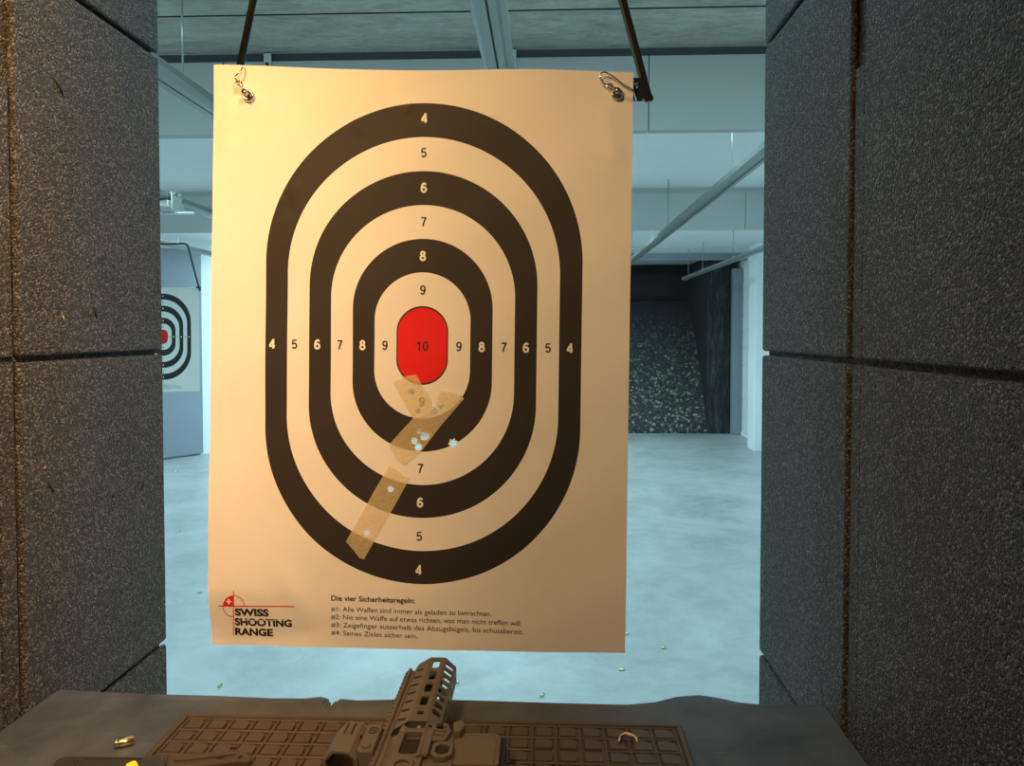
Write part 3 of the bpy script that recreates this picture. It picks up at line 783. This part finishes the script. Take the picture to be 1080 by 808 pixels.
# octagon outline (U, R), clockwise
octo = [(.024, .013), (.008, .0225), (-.011, .0225), (-.025, .010), (-.025, -.010), (-.011, -.0225), (.008, -.0225), (.024, -.013), (.0285, -.006), (.0285, .006)]
def face_plate(bm, i, holes, thick=.0022):
    (u0, r0), (u1, r1) = octo[i], octo[(i+1) % len(octo)]
    w_ = math.hypot(u1-u0, r1-r0); du, dr_ = (u1-u0)/w_, (r1-r0)/w_; nu, nr2 = -dr_, du
    if nu*(u0+u1)/2+nr2*(r0+r1)/2 < 0: nu, nr2 = -nu, -nr2
    def fr(p, q, h): return G(q, u0+du*p+nu*h, r0+dr_*p+nr2*h)
    return plate(bm, [(0, HN), (w_, HN), (w_, HF), (0, HF)], [[(hx*w_, hy) for hx, hy in h_] for h_ in holes], fr, -thick, 0)
def slot(x0, x1, y0, y1, c=.25):
    dy = (y1-y0)*c; dx = (x1-x0)*.25
    return [(x0+dx, y0), (x1-dx, y0), (x1, y0+dy*.6), (x1, y1-dy*.6), (x1-dx, y1), (x0+dx, y1), (x0, y1-dy*.6), (x0, y0+dy*.6)]
main_slots = [slot(.27, .73, HF-.0315-k*.0325, HF-.009-k*.0325, .12) for k in range(4)]+[slot(.30, .70, HF-.150, HF-.142, .2)]
diag = []
for k in range(8):
    y1 = HF-.011-k*.0172; diag.append([(.20, y1-.013), (.80, y1-.004), (.84, y1+.003), (.24, y1-.006)] if False else [(.16, y1-.004), (.22, y1-.0105), (.82, y1-.0065), (.86, y1+.001), (.80, y1+.003), (.24, y1+.0005)])
hg = B()
rib = []
for k in range(7):
    y1 = HF-.018-k*.021; rib.append([(.03, y1-.0005), (.04, y1-.0055), (.66, y1-.0125), (.70, y1-.0085)])
for i in range(len(octo)):
    h = []
    if i in (1, 5): h = main_slots
    elif i in (2, 4): h = diag
    elif i == 3: h = [slot(.3, .7, HF-.033-k*.0315, HF-.011-k*.0315) for k in range(4)]
    elif i == 0: h = rib
    elif i == 6: h = [[(1-p, q) for p, q in r_] for r_ in rib]
    face_plate(hg, i, h)
hgo = obj('handguard', hg, M['gun'], gun)
# rear collar of the handguard, tapering down to the receiver
bm = B(); ring0 = [bm.verts.new(G(HN, u, r)) for u, r in octo]; ring1 = [bm.verts.new(G(HN-.012, u*.78, r*.72)) for u, r in octo]
for i in range(len(octo)): bm.faces.new((ring0[i], ring0[(i+1) % len(octo)], ring1[(i+1) % len(octo)], ring1[i]))
bm.faces.new(ring1); bmesh.ops.recalc_face_normals(bm, faces=bm.faces)
obj('handguard_collar', bm, M['gundark'], gun)
# barrel inside with flash hider
bm = tube(B(), [G(.80, 0, 0), G(.975, 0, 0)], .0085, 16); tube(bm, [G(.945, 0, 0), G(.986, 0, 0)], .0105, 16); obj('barrel', bm, M['gundark'], gun, smooth=True)
# top rail with teeth, runs the whole length
bm = B(); prism(bm, [(.0270, -.006), (.0310, -.006), (.0330, -.0095), (.036, -.0095), (.036, .0095), (.0330, .0095), (.0310, .006), (.0270, .006)], lambda p, q, h: G(h, p, q), .62, HF-.004)
y = .624
while y < HF-.008:
    prism(bm, [(.0355, -.0092), (.0390, -.0080), (.0390, .0080), (.0355, .0092)], lambda p, q, h: G(h, p, q), y, y+.0052); y += .0100
obj('top_rail', bm, M['gun'], gun, bev=.0004, seg=1)
# upper receiver: rounded body with ejection port
def rr(u0, u1, r0, r1, c): return [(u0+c, r0), (u1-c, r0), (u1, r0+c), (u1, r1-c), (u1-c, r1), (u0+c, r1), (u0, r1-c), (u0, r0+c)]
bm = B()
prism(bm, [(-.014, -.017), (.012, -.017), (.0275, -.009), (.0275, .006), (.018, .012), (-.014, .012)], lambda p, q, h: G(h, p, q), .62, HN-.004)
up = obj('upper_receiver', bm, M['gun'], gun, bev=.002)
# outer skin of the right side with the port cut out
bm = plate(B(), [(-.0165, .62), (.016, .62), (.016, .822), (-.0165, .822)], [rr(-.010, .009, .768, .812, .003)], lambda p, q, h: G(q, p, h), .0121, .0185)
obj('receiver_side', bm, M['gun'], up, bev=.0012)
bm = plate(B(), [(p[0], p[1]) for p in rr(-.0105, .0115, .715, .758, .006)], [rr(-.0065, .0075, .720, .753, .005)], lambda p, q, h: G(q, p, h), .0184, .0215)
obj('deflector', bm, M['gun'], up, bev=.001)
bm = prism(B(), rr(-.0085, .008, .770, .806, .002), lambda p, q, h: G(q, p, h), .0122, .0132); obj('bolt_carrier', bm, M['gundark'], up, bev=.001)
bm = prism(B(), rr(-.0215, -.0120, .764, .816, .0015), lambda p, q, h: G(q, p, h), .0170, .0205); tube(bm, [G(.760, -.0125, .0195), G(.826, -.0125, .0195)], .0022, 10); obj('dust_cover', bm, M['gun'], up, bev=.0006)
bm = tube(B(), [G(.818, -.004, .016), G(.834, -.004, .016)], .0042, 12); tube(bm, [G(.812, .012, .014), G(.834, .012, .014)], .0048, 12); obj('takedown_lug', bm, M['gun'], up, smooth=True)
# lower receiver with flared magazine well
bm = prism(B(), [(.62, -.014), (.826, -.014), (.830, -.024), (.820, -.044), (.757, -.048), (.752, -.036), (.62, -.036)], lambda p, q, h: G(p, q, h), -.013, .0135)
low = obj('lower_receiver', bm, M['gun'], gun, bev=.003)
bm = prism(B(), [(.832, -.040), (.836, -.050), (.824, -.054), (.813, -.050), (.812, -.042)], lambda p, q, h: G(p, q, h), -.010, .020); obj('magwell_flare', bm, M['gun'], low, bev=.002)
bm = prism(B(), [(.828, -.018), (.831, -.034), (.815, -.040), (.797, -.036), (.795, -.022), (.806, -.016)], lambda p, q, h: G(p, q, h), .013, .0190)
obj('magwell_fence', bm, M['gun'], low, bev=.0018)
for k in range(3):
    bm = prism(B(), [(.820-k*.008, -.022), (.8225-k*.008, -.022), (.8215-k*.008, -.034), (.819-k*.008, -.034)], lambda p, q, h: G(p, q, h), .0188, .0208); obj('rib', bm, M['gun'], low, bev=.0006)
bm = tube(B(), [G(.819, -.027, .018), G(.819, -.027, .0225)], .0038, 14); obj('takedown_pin', bm, M['gundark'], low)
bm = plate(B(), rr(-.046, -.024, .762, .792, .006), [rr(-.042, -.028, .767, .787, .005)], lambda p, q, h: G(q, p, h), .0135, .0195); obj('release_fence', bm, M['gun'], low, bev=.0012)
bm = prism(B(), rr(-.040, -.030, .770, .784, .003), lambda p, q, h: G(q, p, h), .013, .0175); obj('magazine_release', bm, M['gundark'], low, bev=.001)
# magazine
mg = []
for a_ in range(6): mg.append((.826-.012+.012*math.sin(a_*math.pi/10), -.0865-.0 -.0+(-.008)*0-.008*math.cos(a_*math.pi/10)))
bm = prism(B(), [(.765, -.040), (.825, -.040), (.8255, -.080)]+[(.8255-.010+.010*math.cos(k*math.pi/10), -.0835-.010*math.sin(k*math.pi/10)) for k in range(6)]+[(.765, -.0940)], lambda p, q, h: G(p, q, h), -.0105, .0115)
mag = obj('magazine', bm, M['polymer'], gun, bev=.002)
bm = tube(B(), [G(.768, -.0885, .0116), G(.812, -.0885, .0116), G(.8175, -.087, .0116), G(.8205, -.082, .0116), G(.8205, -.045, .0116)], .0009, 6); obj('edge_bead', bm, M['polymer'], mag)
bm = prism(B(), [(.762, -.0925), (.828, -.0925), (.828, -.0990), (.762, -.0990)], lambda p, q, h: G(p, q, h), -.0125, .006); obj('floor_plate', bm, M['gundark'], mag, bev=.002)
# trigger guard, grip and stock behind the frame edge
bm = tube(B(), spline([G(.755, -.036, 0), G(.745, -.060, 0), G(.715, -.063, 0), G(.690, -.056, 0), G(.685, -.036, 0)], 6), .0035, 8); obj('trigger_guard', bm, M['gun'], low, smooth=True)
bm = tube(B(), spline([G(.722, -.034, 0), G(.728, -.046, 0), G(.722, -.056, 0)], 5), .003, 8); obj('trigger', bm, M['gundark'], low, smooth=True)
bm = prism(B(), [(.680, -.034), (.640, -.034), (.600, -.115), (.640, -.125)], lambda p, q, h: G(p, q, h), -.012, .012); obj('grip', bm, M['polymer'], gun, bev=.006, seg=3)
bm = tube(B(), [G(.62, .002, -.002), G(.50, .002, -.002)], .013, 16); obj('stock_tube', bm, M['gundark'], gun, smooth=True)
# red dot sight: hood with lens, body, mount
bm = B()
SY0, SY1 = .772, .838
sec = [(.050, -.0150), (.052, .0090), (.0600, .0165), (.078, .0175), (.0885, .0070), (.0885, -.0080), (.078, -.0180), (.060, -.0180)]
bm = plate(B(), sec, [[(.0565, -.0120), (.0565, .0085), (.0630, .0128), (.0765, .0135), (.0850, .0055), (.0850, -.0065), (.0765, -.0140), (.0630, -.0140)]], lambda p, q, h: G(h, p, q), SY0, SY1-.012)
sight = obj('sight', bm, M['gun'], gun, bev=.0012)
bm = B()
n_ = len(sec)
fr0 = [bm.verts.new(G(SY1-.012, p, q)) for p, q in sec]; fr1 = [bm.verts.new(G(SY1, .066+(p-.066)*.82, q*.85)) for p, q in sec]
for i in range(n_): bm.faces.new((fr0[i], fr0[(i+1) % n_], fr1[(i+1) % n_], fr1[i]))
bmesh.ops.recalc_face_normals(bm, faces=bm.faces)
o = obj('sight_hood', bm, M['gun'], sight); m_ = o.modifiers.new('thick', 'SOLIDIFY'); m_.thickness = .002; m_.offset = -1
bm = prism(B(), rr(.037, .054, .776, .832, .002), lambda p, q, h: G(q, p, h), -.0135, .0155); obj('sight_mount', bm, M['gun'], sight, bev=.0016)
bm = prism(B(), [(.0570, -.0125), (.0570, .0088), (.0630, .0128), (.0765, .0135), (.0852, .0055), (.0852, -.0065), (.0765, -.0140), (.0630, -.0140)], lambda p, q, h: G(h, p, q), SY0+.020, SY0+.022); obj('lens', bm, M['lens'], sight)
for dx in (.066, .0735):
    bm = prism(B(), [(dx, .806), (dx+.0016, .806), (dx+.0016, .828), (dx, .828)], lambda p, q, h: G(q, p, h), .0160, .0178); obj('vent_slit', bm, M['gundark'], sight)
bm = plate(B(), rr(.0405, .0495, .811, .823, .002), [rr(.0418, .0482, .8125, .8215, .0015)], lambda p, q, h: G(q, p, h), .0154, .0159); box(bm, *sorted((GX-.0470, GX-.0430)), .8165, .8180, GZ_+.0154, GZ_+.0159); obj('maker_mark', bm, M['gundark'], sight)
bm = tube(B(), [G(.803, .055, .0150), G(.803, .055, .0172)], .0014, 10); obj('screw', bm, M['gundark'], sight)
bm = tube(B(), [G(.786, .046, .015), G(.786, .046, .0175)], .0050, 18); obj('adjustment_turret', bm, M['gun'], sight, bev=.001)

# ------------------------------------------------------------------ dark firearm at the lower left, cut by the frame
DX0 = -.555; HY = .842
hz = TZ+.004
hand = thing('handgun', (-.43, .80, hz), 'dark handgun-like firearm at lower left, cut off by the bottom of the picture', 'firearm')
TOP = 1.093
sa = [atZ(u, v, TOP) for u, v in ((62, 800), (168, 796), (170, 797))]
def HG(u, v, z): return atZ(u, v, z)
def slab(pts, z0, z1):
    poly = [(atZ(u, v, z1).x, atZ(u, v, z1).y) for u, v in pts]
    return prism(B(), poly, lambda p, q, h: Vector((p, q, h)), z0, z1)
bm = slab([(58, 802), (64, 797.5), (78, 796.5), (150, 797), (168, 794.5), (174, 795), (176, 830), (40, 836)], hz, TOP); sl_ = obj('slide', bm, M['blackpoly'], hand, bev=.003)
for k in range(5):
    bm = slab([(62+k*4.2, 812), (70+k*4.2, 799.5), (71.6+k*4.2, 799.5), (63.6+k*4.2, 812)], TOP-.001, TOP+.0012); obj('serration', bm, M['blackpoly'], sl_, bev=.0004, seg=1)
bm = slab([(88, 798.6), (150, 799), (150, 800), (88, 799.8)], TOP-.001, TOP+.001); obj('top_ridge', bm, M['blackpoly'], sl_)
MP = plain('brown_black_polymer', (0.050, 0.038, 0.028), .5, var=.15, scale=60)
bm = slab([(175, 798), (178, 796), (215, 793.5), (246, 789.8), (251, 789), (257, 791.5), (263, 796.5), (266, 800), (262, 803), (248, 802.5), (215, 806), (180, 810), (175, 812)], hz, TOP+.002); fr_ = obj('frame', bm, MP, hand, bev=.0025)
bm = slab([(183, 800.5), (216, 797.3), (248, 793), (249, 794.2), (216, 798.5), (183, 801.8)], TOP+.0015, TOP+.0040); obj('frame_ridge', bm, MP, fr_, bev=.0008)
bm = slab([(228, 797.5), (236, 796.6), (236.5, 799.4), (228.5, 800.2)], TOP+.001, TOP+.0026); obj('slot', bm, M['gundark'], fr_)
for u, v in ((247, 789.6), (253, 799)):
    p = atZ(u, v, TOP+.002); bm = tube(B(), [p-Vector((0, 0, .006)), p+Vector((0, 0, .003))], .0022, 10); obj('pin', bm, MP, fr_)
p = [(130, 809), (133, 804), (140, 800.6), (144, 800.5), (146, 805), (148, 812), (132, 816)]
poly = [atZ(u, v, TOP+.012) for u, v in p]
bm = prism(B(), [(q.x, q.y) for q in poly], lambda a_, b__, h: Vector((a_, b__, h)), TOP+.001, TOP+.011)
o = obj('yellow_tip', bm, M['yellow'], origin=(poly[2].x, poly[2].y, TOP), bev=.003, seg=3); tag(o, 'small bright yellow plastic piece resting on the dark firearm at lower left', 'plastic piece')

# ------------------------------------------------------------------ brass and litter
def case_mesh(bm, c, ax, L_, r):
    lathe(bm, [(r*.99, 0), (r*1.02, .0008), (r*1.02, .0016), (r*.84, .0020), (r*.84, .0030), (r*1.0, .0042), (r*.97, L_-.0002), (r*.86, L_), (r*.84, L_-.004), (r*.2, L_-.012)], c, ax, 20)
    return bm
p0 = atZ(121.5, 785, TZ+.005); p1 = atZ(141, 781, TZ+.005)
axd = (p1-p0); axd.z = 0; axd.normalize()
ca = thing('cartridge_case', (p0.x, p0.y, TZ), 'brass cartridge case lying on the grey rubber sheet at left', 'cartridge case', 'spent brass cases')
obj('case', case_mesh(B(), (p0.x, p0.y, TZ+.0055), axd, .0192, .0049), M['brass'], ca, smooth=True)
obj('primer', lathe(B(), [(.0022, 0), (.0020, .0005)], (p0.x, p0.y, TZ+.0055), -axd, 12), M['brassdark'], ca)
first = None
litter = [(211, 624.5, .9, 'brass case on the floor just left of the printed logo'), (481.5, 719, -.6, 'pale brass case on the floor beside the rifle muzzle'), (232, 723, 1.5, 'small brass case on the floor just past the left of the bench'),
          (656, 706, .3, 'small case on the floor below the right corner of the target'), (572, 733.0, 1.0, 'brass case on the floor right behind the bench edge, centre right'),
          (661, 668, 2.2, 'case on the floor at the lower right edge of the target'), (700, 683, .1, 'case lying alone on the open floor right of the target'), (187, 497, .5, 'tiny case on the floor below the far target'), (190, 560, 2.0, 'tiny case on the floor between left divider and target')]
for u, v, a_, lab in litter:
    p = atZ(u, v, .006)
    if first is None:
        first = thing('cartridge_case', (p.x, p.y, 0), lab, 'cartridge case', 'spent brass cases')
        obj('case', case_mesh(B(), (p.x-.012, p.y, .0056), (1, 0, 0), .024, .0054), M['brass'], first, smooth=True)
        c = first
    else:
        c = copy_tree(first); c.location = (p.x, p.y, 0); c['label'] = lab
    c.rotation_euler = (0, 0, a_)
# curled scrap on the waffle mat
pts = [atZ(u, v, MT+.003) for u, v in ((652.5, 781), (654, 777.5), (659, 776.2), (664, 777.5), (669, 778.5), (671, 781))]
bm = B(); rows = []
for k, p in enumerate(spline(pts, 5)):
    h = .0035+.005*math.sin(k/25*math.pi); rows.append((bm.verts.new((p.x, p.y+.0005, MT+.0005+h*.2)), bm.verts.new((p.x+.0008, p.y-.0032, MT+h))))
for k in range(len(rows)-1): bm.faces.new((rows[k][0], rows[k+1][0], rows[k+1][1], rows[k][1]))
o = obj('paper_scrap', bm, M['scrap'], origin=(pts[2].x, pts[2].y, MT), smooth=True); m_ = o.modifiers.new('thick', 'SOLIDIFY'); m_.thickness = .0009
tag(o, 'curled pale scrap lying on the right of the waffle mat', 'scrap')
bm = lathe(B(), [(.0009, 0), (.0011, .002), (.0006, .0035)], atZ(705.5, 757, TZ+.003), (1, .5, .3), 6)
p = atZ(705.5, 757, TZ+.002)
